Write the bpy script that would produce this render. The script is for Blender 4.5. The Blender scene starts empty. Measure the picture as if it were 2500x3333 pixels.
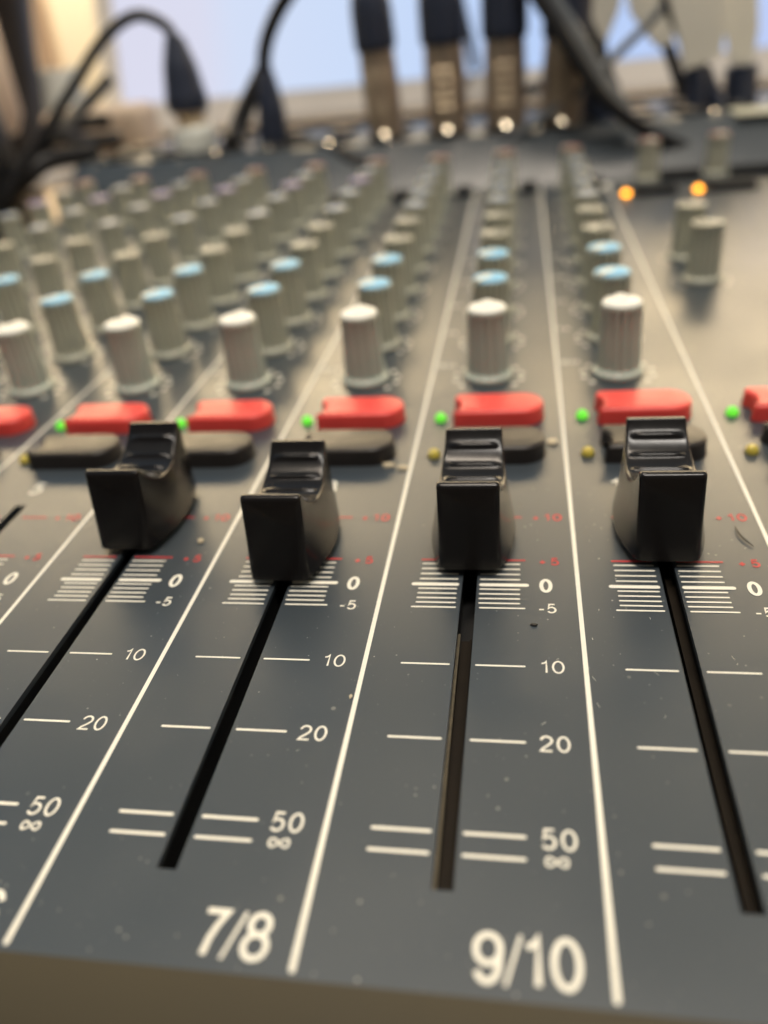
import bpy, bmesh, math, random
from mathutils import Vector, Matrix
random.seed(7)
U = 0.00115                      # one design unit (channel pitch = 26) in metres
sc = bpy.context.scene
COL = sc.collection
PI = math.pi

# ------------------------------------------------------------------ camera
RW = ((0.985658, 0.142338, -0.090656), (-0.001277, -0.530894, -0.847437), (-0.168752, 0.835399, -0.523098))
CP = Vector((57.835, -46.484, 66.387))
FPX = 2637.84
cam = bpy.data.cameras.new('camera')
cam.sensor_fit = 'VERTICAL'; cam.sensor_height = 36.0; cam.sensor_width = 27.0
cam.lens = FPX / 3333 * 36
cam.clip_start = 0.002; cam.clip_end = 50
cam.dof.use_dof = True
cam.dof.focus_distance = 99.5 * U
cam.dof.aperture_fstop = (cam.lens * 1e-3) / (2.6 * U)
cam.dof.aperture_blades = 0
camo = bpy.data.objects.new('camera', cam); COL.objects.link(camo)
r0, r1, r2 = [Vector(r) for r in RW]
M = Matrix((r0, -r1, -r2)).transposed().to_4x4()
M.translation = CP * U
camo.matrix_world = M
sc.camera = camo

def at(x, y, Y=None, z=None):
    """point of space seen at (x, y) of a 1659 x 2212 view, on the plane Y=const or z=const"""
    k = 2500 / 1659
    d = r0 * ((x * k - 1250) / FPX) + r1 * ((y * k - 1666.5) / FPX) + r2
    t = (Y - CP.y) / d.y if Y is not None else (z - CP.z) / d.z
    return CP + d * t

# ------------------------------------------------------------------ world and lamps
w = bpy.data.worlds.new('World'); sc.world = w; w.use_nodes = True
nt = w.node_tree; nt.nodes.clear()
out = nt.nodes.new('ShaderNodeOutputWorld'); bg = nt.nodes.new('ShaderNodeBackground')
tc = nt.nodes.new('ShaderNodeTexCoord'); sp = nt.nodes.new('ShaderNodeSeparateXYZ'); cr = nt.nodes.new('ShaderNodeValToRGB')
nz = nt.nodes.new('ShaderNodeTexNoise'); nz.inputs['Scale'].default_value = 2.2
mr = nt.nodes.new('ShaderNodeMath'); mr.operation = 'MULTIPLY_ADD'; mr.inputs[1].default_value = 0.16
nt.links.new(tc.outputs['Generated'], sp.inputs[0]); nt.links.new(tc.outputs['Generated'], nz.inputs['Vector'])
nt.links.new(nz.outputs[0], mr.inputs[0]); nt.links.new(sp.outputs['Z'], mr.inputs[2])
nt.links.new(mr.outputs[0], cr.inputs[0]); nt.links.new(cr.outputs[0], bg.inputs[0]); nt.links.new(bg.outputs[0], out.inputs[0])
els = cr.color_ramp.elements
els[0].position = 0.0; els[0].color = (.30, .22, .14, 1)
els[1].position = 1.0; els[1].color = (.22, .24, .24, 1)
for p_, c_ in ((.12, (.95, .74, .52, 1)), (.40, (.90, .74, .55, 1)), (.58, (.36, .43, .50, 1)), (.74, (.29, .34, .38, 1))):
    e = els.new(p_); e.color = c_
# the side of the room behind the photographer is dark
fb = nt.nodes.new('ShaderNodeMapRange'); fb.interpolation_type = 'SMOOTHSTEP'
fb.inputs[1].default_value = -.75; fb.inputs[2].default_value = .15; fb.inputs[3].default_value = .10; fb.inputs[4].default_value = 1.0
nt.links.new(sp.outputs['Y'], fb.inputs[0])
hv = nt.nodes.new('ShaderNodeMix'); hv.data_type = 'RGBA'; hv.blend_type = 'MULTIPLY'; hv.inputs[0].default_value = 1
# cooler, dimmer light on the left side of the room, warmer on the right
sx = nt.nodes.new('ShaderNodeMapRange'); sx.interpolation_type = 'SMOOTHSTEP'; sx.inputs[1].default_value = -.55; sx.inputs[2].default_value = .55
xt = nt.nodes.new('ShaderNodeMix'); xt.data_type = 'RGBA'; xt.inputs[6].default_value = (.62, .76, .88, 1); xt.inputs[7].default_value = (1.15, 1.07, .98, 1)
xm = nt.nodes.new('ShaderNodeMix'); xm.data_type = 'RGBA'; xm.blend_type = 'MULTIPLY'; xm.inputs[0].default_value = 1
nt.links.new(sp.outputs['X'], sx.inputs[0]); nt.links.new(sx.outputs[0], xt.inputs[0]); nt.links.new(xt.outputs[2], xm.inputs[7])
nt.links.new(cr.outputs[0], xm.inputs[6]); nt.links.new(xm.outputs[2], hv.inputs[6]); nt.links.new(fb.outputs[0], hv.inputs[7]); nt.links.new(hv.outputs[2], bg.inputs[0])
bg.inputs[1].default_value = 1.1

def area(name, loc, target, sx, sy, power, col):
    l = bpy.data.lights.new(name, 'AREA'); l.shape = 'RECTANGLE'; l.size = sx * U; l.size_y = sy * U
    l.energy = power; l.color = col
    o = bpy.data.objects.new(name, l); COL.objects.link(o)
    o.location = Vector(loc) * U
    o.rotation_euler = (Vector(target) - Vector(loc)).to_track_quat('-Z', 'Y').to_euler()
    return o
area('ceiling_lamp', (-60, 190, 1600), (50, 80, 0), 700, 160, 16.5, (1.0, .86, .70))
area('second_ceiling_lamp', (260, -350, 1400), (60, 60, 0), 600, 160, 17.0, (1.0, .93, .84))
area('added_wall_fill', (0, 1120, 560), (0, 1250, 500), 2600, 60, 64.0, (1.0, .86, .66))  # unseen lamp added to brighten the wall that the panel mirrors

sc.view_settings.view_transform = 'Standard'; sc.view_settings.look = 'None'
sc.view_settings.exposure = 0.0; sc.view_settings.gamma = 1.0
sc.view_settings.use_curve_mapping = False
sc.render.engine = 'CYCLES'
sc.cycles.use_denoising = True
sc.cycles.max_bounces = 6

# ------------------------------------------------------------------ materials
def mat(name, col, rough=.5, metal=0.0, spec=.5, noise=None, bump=None, emit=None, estr=0, coat=0, sss=0, trans=0):
    m = bpy.data.materials.new(name); m.use_nodes = True
    n = m.node_tree; b = n.nodes['Principled BSDF']
    b.inputs['Base Color'].default_value = (*col, 1); b.inputs['Roughness'].default_value = rough
    b.inputs['Metallic'].default_value = metal; b.inputs['Specular IOR Level'].default_value = spec
    b.inputs['Coat Weight'].default_value = coat
    b.inputs['Transmission Weight'].default_value = trans
    if sss:
        b.inputs['Subsurface Weight'].default_value = sss; b.inputs['Subsurface Scale'].default_value = 1.0 * U
        b.inputs['Subsurface Radius'].default_value = (1, .5, .4)
    if emit:
        b.inputs['Emission Color'].default_value = (*emit, 1); b.inputs['Emission Strength'].default_value = estr
    t = n.nodes.new('ShaderNodeTexCoord')
    if noise:                              # (scale per unit, colour variation, roughness variation)
        x = n.nodes.new('ShaderNodeTexNoise'); x.inputs['Scale'].default_value = noise[0] / U; x.inputs['Detail'].default_value = 5
        n.links.new(t.outputs['Object'], x.inputs['Vector'])
        mx = n.nodes.new('ShaderNodeMix'); mx.data_type = 'RGBA'
        mx.inputs[6].default_value = (*[c * (1 - noise[1]) for c in col], 1)
        mx.inputs[7].default_value = (*[min(1, c * (1 + noise[1])) for c in col], 1)
        n.links.new(x.outputs[0], mx.inputs[0]); n.links.new(mx.outputs[2], b.inputs['Base Color'])
        mm = n.nodes.new('ShaderNodeMapRange'); mm.inputs[1].default_value = .3; mm.inputs[2].default_value = .7
        mm.inputs[3].default_value = rough - noise[2]; mm.inputs[4].default_value = rough + noise[2]
        n.links.new(x.outputs[0], mm.inputs[0]); n.links.new(mm.outputs[0], b.inputs['Roughness'])
    if bump:                               # (scale per unit, strength, distance)
        x = n.nodes.new('ShaderNodeTexNoise'); x.inputs['Scale'].default_value = bump[0] / U; x.inputs['Detail'].default_value = 3
        n.links.new(t.outputs['Object'], x.inputs['Vector'])
        bp_ = n.nodes.new('ShaderNodeBump'); bp_.inputs['Strength'].default_value = bump[1]; bp_.inputs['Distance'].default_value = bump[2] * U
        n.links.new(x.outputs[0], bp_.inputs['Height']); n.links.new(bp_.outputs[0], b.inputs['Normal'])
    return m

def panel_material():
    m = mat('panel_coating', (.037, .047, .056), .36, noise=(.035, .10, .05), spec=.75)
    n = m.node_tree; b = n.nodes['Principled BSDF']; t = [x for x in n.nodes if x.type == 'TEX_COORD'][0]
    base = b.inputs['Base Color'].links[0].from_socket
    prev = base
    for sc_, thr, colr, k in ((.30, .05, (.40, .38, .32), .6), (1.1, .075, (.50, .49, .44), .8), (2.4, .06, (.40, .40, .38), .6)):   # dust specks of two sizes
        v = n.nodes.new('ShaderNodeTexVoronoi'); v.inputs['Scale'].default_value = sc_ / U
        v.inputs['Randomness'].default_value = 1
        g = n.nodes.new('ShaderNodeTexNoise'); g.inputs['Scale'].default_value = .03 / U
        n.links.new(t.outputs['Object'], v.inputs['Vector']); n.links.new(t.outputs['Object'], g.inputs['Vector'])
        sep = n.nodes.new('ShaderNodeSeparateColor'); n.links.new(v.outputs['Color'], sep.inputs[0])
        pw = n.nodes.new('ShaderNodeMath'); pw.operation = 'MULTIPLY'     # per cell radius
        p3 = n.nodes.new('ShaderNodeMath'); p3.operation = 'POWER'; p3.inputs[1].default_value = 4
        n.links.new(sep.outputs[0], p3.inputs[0]); n.links.new(p3.outputs[0], pw.inputs[0]); pw.inputs[1].default_value = thr * 2.0
        lt = n.nodes.new('ShaderNodeMath'); lt.operation = 'LESS_THAN'
        n.links.new(v.outputs['Distance'], lt.inputs[0]); n.links.new(pw.outputs[0], lt.inputs[1])
        gt = n.nodes.new('ShaderNodeMapRange'); gt.inputs[1].default_value = .42; gt.inputs[2].default_value = .62
        gt.inputs[3].default_value = .15; gt.inputs[4].default_value = k
        n.links.new(g.outputs[0], gt.inputs[0])
        ml = n.nodes.new('ShaderNodeMath'); ml.operation = 'MULTIPLY'
        n.links.new(lt.outputs[0], ml.inputs[0]); n.links.new(gt.outputs[0], ml.inputs[1])
        mx = n.nodes.new('ShaderNodeMix'); mx.data_type = 'RGBA'
        n.links.new(ml.outputs[0], mx.inputs[0]); n.links.new(prev, mx.inputs[6]); mx.inputs[7].default_value = (*colr, 1)
        prev = mx.outputs[2]
    n.links.new(prev, b.inputs['Base Color'])
    x = n.nodes.new('ShaderNodeTexNoise'); x.inputs['Scale'].default_value = 5 / U; x.inputs['Detail'].default_value = 2
    bm_ = n.nodes.new('ShaderNodeBump'); bm_.inputs['Strength'].default_value = .12; bm_.inputs['Distance'].default_value = .05 * U
    n.links.new(t.outputs['Object'], x.inputs['Vector']); n.links.new(x.outputs[0], bm_.inputs['Height']); n.links.new(bm_.outputs[0], b.inputs['Normal'])
    return m

MT = dict(
    panel=panel_material(),
    trim=mat('trim_plastic', (.064, .053, .032), .6, spec=.15, noise=(.05, .15, .05), bump=(3, .2, .05)),
    ink=mat('white_ink', (.82, .79, .68), .5, noise=(.8, .06, .05)),
    redink=mat('red_ink', (.52, .045, .045), .5, noise=(.8, .1, .05)),
    black=mat('black_plastic', (.009, .0078, .0075), .22, spec=.36, noise=(.25, .15, .04), bump=(5, .12, .02)),
    black2=mat('dark_button_plastic', (.024, .020, .018), .36, spec=.35, noise=(.3, .1, .05), bump=(4, .15, .03)),
    red=mat('red_button_plastic', (.80, .070, .058), .40, noise=(.2, .06, .04), bump=(3, .12, .03), sss=.08),
    knob=mat('grey_knob_plastic', (.43, .43, .345), .42, noise=(.15, .06, .04)),
    knobw=mat('pan_knob_plastic', (.47, .51, .43), .40, noise=(.15, .06, .04)),
    capwhite=mat('white_cap', (.86, .84, .76), .42, noise=(.3, .03, .04)),
    caplight=mat('light_blue_cap', (.20, .52, .76), .42, noise=(.3, .05, .04)),
    capdark=mat('slate_blue_cap', (.12, .20, .38), .42, noise=(.3, .05, .04)),
    capgrey=mat('dark_grey_cap', (.10, .10, .09), .42, noise=(.3, .05, .04)),
    cappurple=mat('purple_cap', (.32, .25, .44), .42, noise=(.3, .05, .04)),
    capred=mat('dull_red_cap', (.30, .13, .11), .42, noise=(.3, .05, .04)),
    pointer=mat('pointer_ink', (.80, .77, .64), .45, noise=(.3, .03, .04)),
    green=mat('lit_green_lens', (.10, .40, .05), .15, emit=(.16, .90, .04), estr=.75),
    yellow=mat('unlit_yellow_lens', (.58, .47, .08), .18, spec=.6, noise=(.6, .1, .03), sss=.3),
    orange=mat('lit_orange_lens', (.8, .3, .03), .2, emit=(1.0, .36, .015), estr=7.0),
    cavity=mat('slot_cavity', (.010, .010, .010), .6, noise=(.5, .2, .05)),
    rail=mat('slot_rail', (.017, .013, .009), .6, noise=(.4, .3, .1), spec=.12),
    litrail=mat('lit_slot_edge', (.16, .135, .09), .5, noise=(2.5, .5, .1), metal=.4),  # paler metal colour stands for the lit inner wall of a slot
    chrome=mat('nickel', (.72, .64, .50), .17, metal=1.0),
    gun=mat('gunmetal_shell', (.34, .275, .215), .33, metal=.55, noise=(.06, .12, .05)),
    brass=mat('glint_pale_nickel', (.85, .70, .50), .24, metal=.35),  # lightened to put the gold glints of the grips into the colour
    rubber=mat('screen_tinted_rubber', (.022, .030, .056), .5, noise=(.1, .15, .05)),  # blue of the screen's reflection mixed into the black
    cable=mat('black_cable_jacket', (.013, .013, .014), .45, spec=.3, noise=(.1, .15, .05)),
    greycable=mat('grey_cable_jacket', (.10, .11, .12), .45, noise=(.1, .15, .05)),
    socket=mat('black_socket_plastic', (.02, .018, .016), .4, noise=(.1, .15, .05)),
    tape=mat('cream_tape', (.80, .77, .67), .6, noise=(.05, .08, .05)),
    paper=mat('pale_label_paper', (.50, .49, .38), .7, noise=(.05, .06, .05)),
    alu=mat('warm_aluminium', (.70, .66, .61), .42, metal=.1, noise=(.02, .05, .05)),
    wall=mat('cream_wall_paint', (.78, .69, .52), .8, noise=(.003, .05, .05)),
    desk=mat('desk_wood', (.48, .38, .27), .5, noise=(.01, .15, .05)),
    white=mat('white_ceramic', (.80, .82, .76), .3, noise=(.05, .03, .05)),
    skinny=mat('beige_fabric', (.60, .47, .35), .7, noise=(.05, .06, .05)),
    dirt=mat('pale_crumb', (.55, .47, .33), .8, noise=(1.5, .2, .05)),
    hair=mat('dark_hair', (.02, .018, .016), .5, noise=(1.5, .2, .05)),
    gap=mat('button_gap', (.008, .008, .008), .8, noise=(.5, .2, .05)),
)
# laptop screen: pale blue with a lavender side pane (a real, flat, lit display)
def screen_material():
    m = bpy.data.materials.new('lit_display'); m.use_nodes = True
    n = m.node_tree; n.nodes.clear()
    o = n.nodes.new('ShaderNodeOutputMaterial'); e = n.nodes.new('ShaderNodeEmission')
    t = n.nodes.new('ShaderNodeTexCoord'); s = n.nodes.new('ShaderNodeSeparateXYZ'); c = n.nodes.new('ShaderNodeValToRGB')
    mp = n.nodes.new('ShaderNodeMapRange'); mp.inputs[1].default_value = -230 * U; mp.inputs[2].default_value = 260 * U
    n.links.new(t.outputs['Object'], s.inputs[0]); n.links.new(s.outputs['X'], mp.inputs[0]); n.links.new(mp.outputs[0], c.inputs[0])
    c.color_ramp.elements[0].position = 0; c.color_ramp.elements[0].color = (.72, .72, .86, 1)
    c.color_ramp.elements[1].position = 1; c.color_ramp.elements[1].color = (.66, .66, .90, 1)
    for p_, k_ in ((.14, (.71, .72, .87, 1)), (.19, (.66, .74, .93, 1)), (.38, (.60, .72, .95, 1)), (.60, (.50, .65, .95, 1)), (.88, (.50, .62, .93, 1))):
        x = c.color_ramp.elements.new(p_); x.color = k_
    n.links.new(c.outputs[0], e.inputs[0]); e.inputs[1].default_value = 1.0; n.links.new(e.outputs[0], o.inputs[0])
    return m
MT['screen'] = screen_material()

# ------------------------------------------------------------------ mesh helpers (design units in, metres out)
def build(name, bm, material, parent=None, loc=(0, 0, 0), smooth=True, bevel=None, angle=35):
    me = bpy.data.meshes.new(name)
    bmesh.ops.scale(bm, vec=(U, U, U), verts=bm.verts)
    bm.normal_update(); bm.to_mesh(me); bm.free()
    mats = material if isinstance(material, (list, tuple)) else [material]
    for k in mats: me.materials.append(MT[k])
    o = bpy.data.objects.new(name, me); COL.objects.link(o)
    o.location = Vector(loc) * U
    if parent: o.parent = parent
    if smooth:
        for p in me.polygons: p.use_smooth = True
        try: me.set_sharp_from_angle(angle=math.radians(angle))
        except Exception: pass
    if bevel:
        b = o.modifiers.new('bevel', 'BEVEL'); b.width = bevel * U; b.segments = 3; b.limit_method = 'ANGLE'; b.angle_limit = math.radians(40)
        b.harden_normals = False
    return o

def empty(name, label=None, cat=None, group=None, loc=(0, 0, 0)):
    o = bpy.data.objects.new(name, None); COL.objects.link(o); o.location = Vector(loc) * U
    tag(o, label, cat, group); return o
def tag(o, label=None, cat=None, group=None, kind=None):
    if label: o['label'] = label
    if cat: o['category'] = cat
    if group: o['group'] = group
    if kind: o['kind'] = kind
    return o
def kids(o): return [c for c in bpy.data.objects if c.parent == o]
def copy_part(o, parent, loc=None):
    c = o.copy(); COL.objects.link(c); c.parent = parent
    if loc is not None: c.location = Vector(loc) * U
    for ch in kids(o):
        if ch == c: continue
        d = ch.copy(); COL.objects.link(d); d.parent = c
    return c

def box(bm, x0, x1, y0, y1, z0, z1):
    v = [bm.verts.new(p) for p in ((x0, y0, z0), (x1, y0, z0), (x1, y1, z0), (x0, y1, z0), (x0, y0, z1), (x1, y0, z1), (x1, y1, z1), (x0, y1, z1))]
    for f in ((3, 2, 1, 0), (4, 5, 6, 7), (0, 1, 5, 4), (1, 2, 6, 5), (2, 3, 7, 6), (3, 0, 4, 7)): bm.faces.new([v[i] for i in f])
def lathe(bm, prof, n=32, cx=0, cy=0, cap0=True, cap1=True, rfun=None):
    rings = []
    for r, z in prof:
        rings.append([bm.verts.new((cx + (r + (rfun(2 * PI * i / n, z) if rfun else 0)) * math.cos(2 * PI * i / n),
                                    cy + (r + (rfun(2 * PI * i / n, z) if rfun else 0)) * math.sin(2 * PI * i / n), z)) for i in range(n)])
    for a, b in zip(rings, rings[1:]):
        for i in range(n): bm.faces.new((a[i], a[(i + 1) % n], b[(i + 1) % n], b[i]))
    if cap0: bm.faces.new(rings[0][::-1])
    if cap1: bm.faces.new(rings[-1])
    return rings
def catmull(P, sub=8):
    P = [Vector(p) for p in P]; Q = [P[0] * 2 - P[1]] + P + [P[-1] * 2 - P[-2]]; o = []
    for i in range(1, len(Q) - 2):
        a, b, c, d = Q[i - 1:i + 3]
        for s in range(sub):
            t = s / sub
            o.append(.5 * ((2 * b) + (c - a) * t + (2 * a - 5 * b + 4 * c - d) * t * t + (3 * b - a - 3 * c + d) * t ** 3))
    o.append(P[-1]); return o
def tube(bm, P, R, n=14, sub=8):
    """tube through points P, radius R (number or one per point)"""
    pts = catmull(P, sub)
    rr = [R] * len(P) if not isinstance(R, (list, tuple)) else list(R)
    rad = []
    for i in range(len(P) - 1):
        for s in range(sub): rad.append(rr[i] + (rr[i + 1] - rr[i]) * s / sub)
    rad.append(rr[-1])
    up = Vector((.13, .99, .05)); rings = []
    for i, p in enumerate(pts):
        d = (pts[min(i + 1, len(pts) - 1)] - pts[max(i - 1, 0)])
        d = d.normalized() if d.length > 1e-9 else Vector((0, 0, 1))
        a = up - d * up.dot(d)
        if a.length < 1e-4: a = Vector((1, 0, 0)) - d * d.x
        a.normalize(); up = a; b = d.cross(a)
        rings.append([bm.verts.new(p + (a * math.cos(2 * PI * k / n) + b * math.sin(2 * PI * k / n)) * rad[i]) for k in range(n)])
    for a, b in zip(rings, rings[1:]):
        for k in range(n): bm.faces.new((a[k], a[(k + 1) % n], b[(k + 1) % n], b[k]))
    bm.faces.new(rings[0][::-1]); bm.faces.new(rings[-1])
def prism(bm, outline, z0, z1):
    a = [bm.verts.new((x, y, z0)) for x, y in outline]; b = [bm.verts.new((x, y, z1)) for x, y in outline]; n = len(a)
    for i in range(n): bm.faces.new((a[i], a[(i + 1) % n], b[(i + 1) % n], b[i]))
    bm.faces.new(a[::-1]); bm.faces.new(b)

# ------------------------------------------------------------------ printed lettering: own stroke alphabet (Helvetica-like)
def arc(cx, cy, rx, ry, a0, a1, n=14):
    return [(cx + rx * math.cos(math.radians(a0 + (a1 - a0) * i / n)), cy + ry * math.sin(math.radians(a0 + (a1 - a0) * i / n))) for i in range(n + 1)]
# glyphs on a box 0..w, 0..1 (centre lines inset by the stroke later); (width, [(closed, pts), ...])
GL = {
    '0': (.56, [(1, [(x, y) for x, y in arc(.28, .5, .28, .5, 90, 450, 32)[:-1]])]),
    '1': (.34, [(0, [(.0, .80), (.12, .82), (.20, .88), (.26, 1.0), (.26, 0)])]),
    '2': (.56, [(0, arc(.28, .72, .27, .28, 175, -35, 14) + [(.30, .34), (.10, .17), (.0, 0), (.56, 0)])]),
    '3': (.56, [(0, arc(.27, .755, .25, .245, 165, -80, 14)[:-1] + arc(.27, .27, .28, .27, 85, -170, 16))]),
    '4': (.56, [(0, [(.44, 0), (.44, 1.0), (0, .28), (.56, .28)])]),
    '5': (.56, [(0, [(.50, 1.0), (.12, 1.0), (.04, .50)] + arc(.27, .33, .28, .32, 140, -150, 18))]),
    '6': (.56, [(1, arc(.28, .31, .28, .31, 0, 360, 24)[:-1]), (0, [(.53, .80)] + arc(.29, .58, .27, .42, 55, 185, 14) + [(.01, .36)])]),
    '7': (.54, [(0, [(0, 1.0), (.54, 1.0), (.36, .68), (.25, .38), (.19, 0)])]),
    '8': (.56, [(1, arc(.28, .765, .235, .235, 0, 360, 24)[:-1]), (1, arc(.28, .27, .28, .27, 0, 360, 24)[:-1])]),
    '9': (.56, [(1, arc(.28, .69, .28, .31, 0, 360, 24)[:-1]), (0, [(.55, .64)] + arc(.27, .42, .27, .42, 5, -125, 14) + [(.03, .2)])]),
    '/': (.34, [(0, [(0, -.06), (.34, 1.04)])]),
    '-': (.34, [(0, [(0, .36), (.34, .36)])]),
    '+': (.56, [(0, [(0, .42), (.56, .42)]), (0, [(.28, .14), (.28, .70)])]),
    'B': (.5, [(1, [(0, 0), (0, 1), (.3, 1), (.46, .88), (.46, .64), (.3, .52), (.5, .36), (.5, .14), (.32, 0)])]),
    'A': (.56, [(0, [(0, 0), (.28, 1), (.56, 0)]), (0, [(.1, .34), (.46, .34)])]),
    'L': (.44, [(0, [(0, 1), (0, 0), (.44, 0)])]),
    'F': (.44, [(0, [(0, 0), (0, 1), (.44, 1)]), (0, [(0, .52), (.38, .52)])]),
    'X': (.5, [(0, [(0, 0), (.5, 1)]), (0, [(0, 1), (.5, 0)])]),
    'U': (.5, [(0, [(0, 1), (0, .3)] + arc(.25, .25, .25, .25, 180, 360, 10) + [(.5, 1)])]),
    'P': (.5, [(0, [(0, 0), (0, 1), (.32, 1), (.48, .88), (.48, .62), (.32, .48), (0, .48)])]),
    'N': (.5, [(0, [(0, 0), (0, 1), (.5, 0), (.5, 1)])]),
    '~': (.98, [(1, [(.49 + .45 * math.cos(t) , .5 + .42 * math.sin(2 * t)) for t in [2 * PI * i / 48 for i in range(48)]])]),
}
def ribbon(bm, pts, wd, z, closed=False):
    pts = [Vector((p[0], p[1])) for p in pts]; n = len(pts); L = []; Rr = []
    for i in range(n):
        a = pts[(i - 1) % n] if (closed or i > 0) else None
        b = pts[(i + 1) % n] if (closed or i < n - 1) else None
        d1 = (pts[i] - a).normalized() if a is not None else (b - pts[i]).normalized()
        d2 = (b - pts[i]).normalized() if b is not None else d1
        n1 = Vector((-d1.y, d1.x)); n2 = Vector((-d2.y, d2.x)); m = n1 + n2
        m = m.normalized() if m.length > 1e-6 else n1
        s = min(1 / max(m.dot(n1), .45), 1.9) * wd / 2
        L.append(bm.verts.new((*(pts[i] + m * s), z))); Rr.append(bm.verts.new((*(pts[i] - m * s), z)))
    for i in range(n if closed else n - 1):
        j = (i + 1) % n; bm.faces.new((Rr[i], Rr[j], L[j], L[i]))
def lettering(bm, s, x, y, h, wd, track=.16, wide=1.0, z=.06):
    """left end x, base line y, cap height h, stroke wd; returns the right end"""
    hh = h - wd
    for ci, ch in enumerate(s):
        if ch == '/': x -= (track + .02) * h
        if ch == ' ': x += .4 * h; continue
        gw, strokes = GL[ch]
        for i, (cl, pts) in enumerate(strokes):
            ribbon(bm, [(x + wd / 2 + px * hh * wide, y + wd / 2 + py * hh) for px, py in pts], wd * (.55 if ch == '/' else (.8 if ch == '~' else 1)), z + .012 * i, cl)
        x += gw * hh * wide + wd + (track if ch != '/' else -.02) * h
    return x - track * h
def text_width(s, h, wd, track=.16, wide=1.0): return sum(GL[c][0] * (h - wd) * wide + wd + track * h for c in s) - track * h
def bar(bm, x0, x1, y, wd, z=.05):
    """printed dash with rounded ends"""
    r = wd / 2; o = [(x1 - r + r * math.cos(a), y + r * math.sin(a)) for a in [math.radians(-90 + 30 * i) for i in range(7)]]
    o += [(x0 + r + r * math.cos(a), y + r * math.sin(a)) for a in [math.radians(90 + 30 * i) for i in range(7)]]
    bm.faces.new([bm.verts.new((px, py, z)) for px, py in o])

# ================================================================== THE MIXING CONSOLE
console = empty('mixing_console', 'dark grey mixing console with printed fader scales, red buttons and rows of ribbed knobs', 'mixing console')
CH = list(range(-5, 4)); cx = lambda c: c * 26 - 1.24
SL0, SL1, SW = -3.6, 61.7, 1.0
slots = [cx(c) for c in CH] + [106.0, 132.0]
XL, XR, YF, YB = -148.0, 250.0, -12.5, 313.0

bm = bmesh.new()
def q(x0, x1, y0, y1, z=0, nx=1, ny=1):
    bm.faces.new([bm.verts.new(p) for p in ((x0, y0, z), (x1, y0, z), (x1, y1, z), (x0, y1, z))])
q(XL, XR, YF, SL0); q(XL, XR, SL1, YB)
xs = XL
for s in slots: q(xs, s - SW, SL0, SL1); xs = s + SW
q(xs, XR, SL0, SL1)
# turned-down lip of every slot (sheet thickness) and sides of the case
for s in slots:
    for a, b in (((s - SW, SL0), (s - SW, SL1)), ((s - SW, SL1), (s + SW, SL1)), ((s + SW, SL1), (s + SW, SL0)), ((s + SW, SL0), (s - SW, SL0))):
        bm.faces.new([bm.verts.new(p) for p in ((*a, 0), (*b, 0), (*b, -.8), (*a, -.8))])
bmesh.ops.remove_doubles(bm, verts=bm.verts, dist=1e-4)
panel = build('panel', bm, 'panel', console, smooth=False)

# front trim: a rounded lip that falls away in front of the panel
bm = bmesh.new()
prof = [(-12.5, 0.0), (-13.2, -.15), (-17, -1.2), (-21, -3.4), (-25, -7), (-28, -13), (-29, -24), (-29, -48)]
for (y0, z0), (y1, z1) in zip(prof, prof[1:]):
    bm.faces.new([bm.verts.new(p) for p in ((XL, y0, z0), (XL, y1, z1), (XR, y1, z1), (XR, y0, z0))])
bmesh.ops.remove_doubles(bm, verts=bm.verts, dist=1e-4)
trim = build('front_trim', bm, 'trim', console, angle=25)
bm = bmesh.new()
box(bm, XL, XR, -29, 398, -48.5, -48)
for x0 in (XL, XR):
    prof2 = [(-12.5, 0), (313, 0), (336, 18), (398, 18), (398, -48), (-29, -48), (-29, -24), (-25, -7), (-17, -1.6)]
    bm.faces.new([bm.verts.new((x0, y, z)) for y, z in prof2])
bm.faces.new([bm.verts.new(p) for p in ((XL, 398, -48), (XR, 398, -48), (XR, 398, 18), (XL, 398, 18))])
build('case', bm, 'trim', console, smooth=False)
bm = bmesh.new(); lathe(bm, [(4.3, -1.5), (4.3, .3), (3.9, .8), (2.6, .9), (2.4, .1), (.01, 0)], 28, cap1=False)
build('trim_disc', bm, 'socket', console, loc=at(1072, 2236, z=-2.4))  # small dark stepped disc on the front trim

# raised connector panel at the rear
bm = bmesh.new()
for pts in (((XL, 313, 0), (XR, 313, 0), (XR, 333, 16.8), (XL, 333, 16.8)), ((XL, 333, 16.8), (XR, 333, 16.8), (XR, 336, 18), (XL, 336, 18)), ((XL, 336, 18), (XR, 336, 18), (XR, 398, 18), (XL, 398, 18))):
    bm.faces.new([bm.verts.new(p) for p in pts])
bmesh.ops.remove_doubles(bm, verts=bm.verts, dist=1e-4)
build('connector_panel', bm, 'panel', console, angle=60)

# ---------------------------------------------------------------- printing
def divider(x, y1):
    b = bmesh.new(); bar(b, 0, .56, 0, .01); b.clear()
    r = .28; y0 = -12.0
    o = [(r * math.cos(a), y1 - r + r * math.sin(a)) for a in [math.radians(30 * i) for i in range(7)]]
    o += [(r * math.cos(a), y0 + r + r * math.sin(a)) for a in [math.radians(180 + 30 * i) for i in range(7)]]
    b.faces.new([b.verts.new((px, py, .05)) for px, py in o])
    return build('divider_line', b, 'ink', console, loc=(x, 0, 0), smooth=False)
for i in range(-5, 5): divider(i * 26 - 13, 311 if i < 4 else 302)

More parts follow.
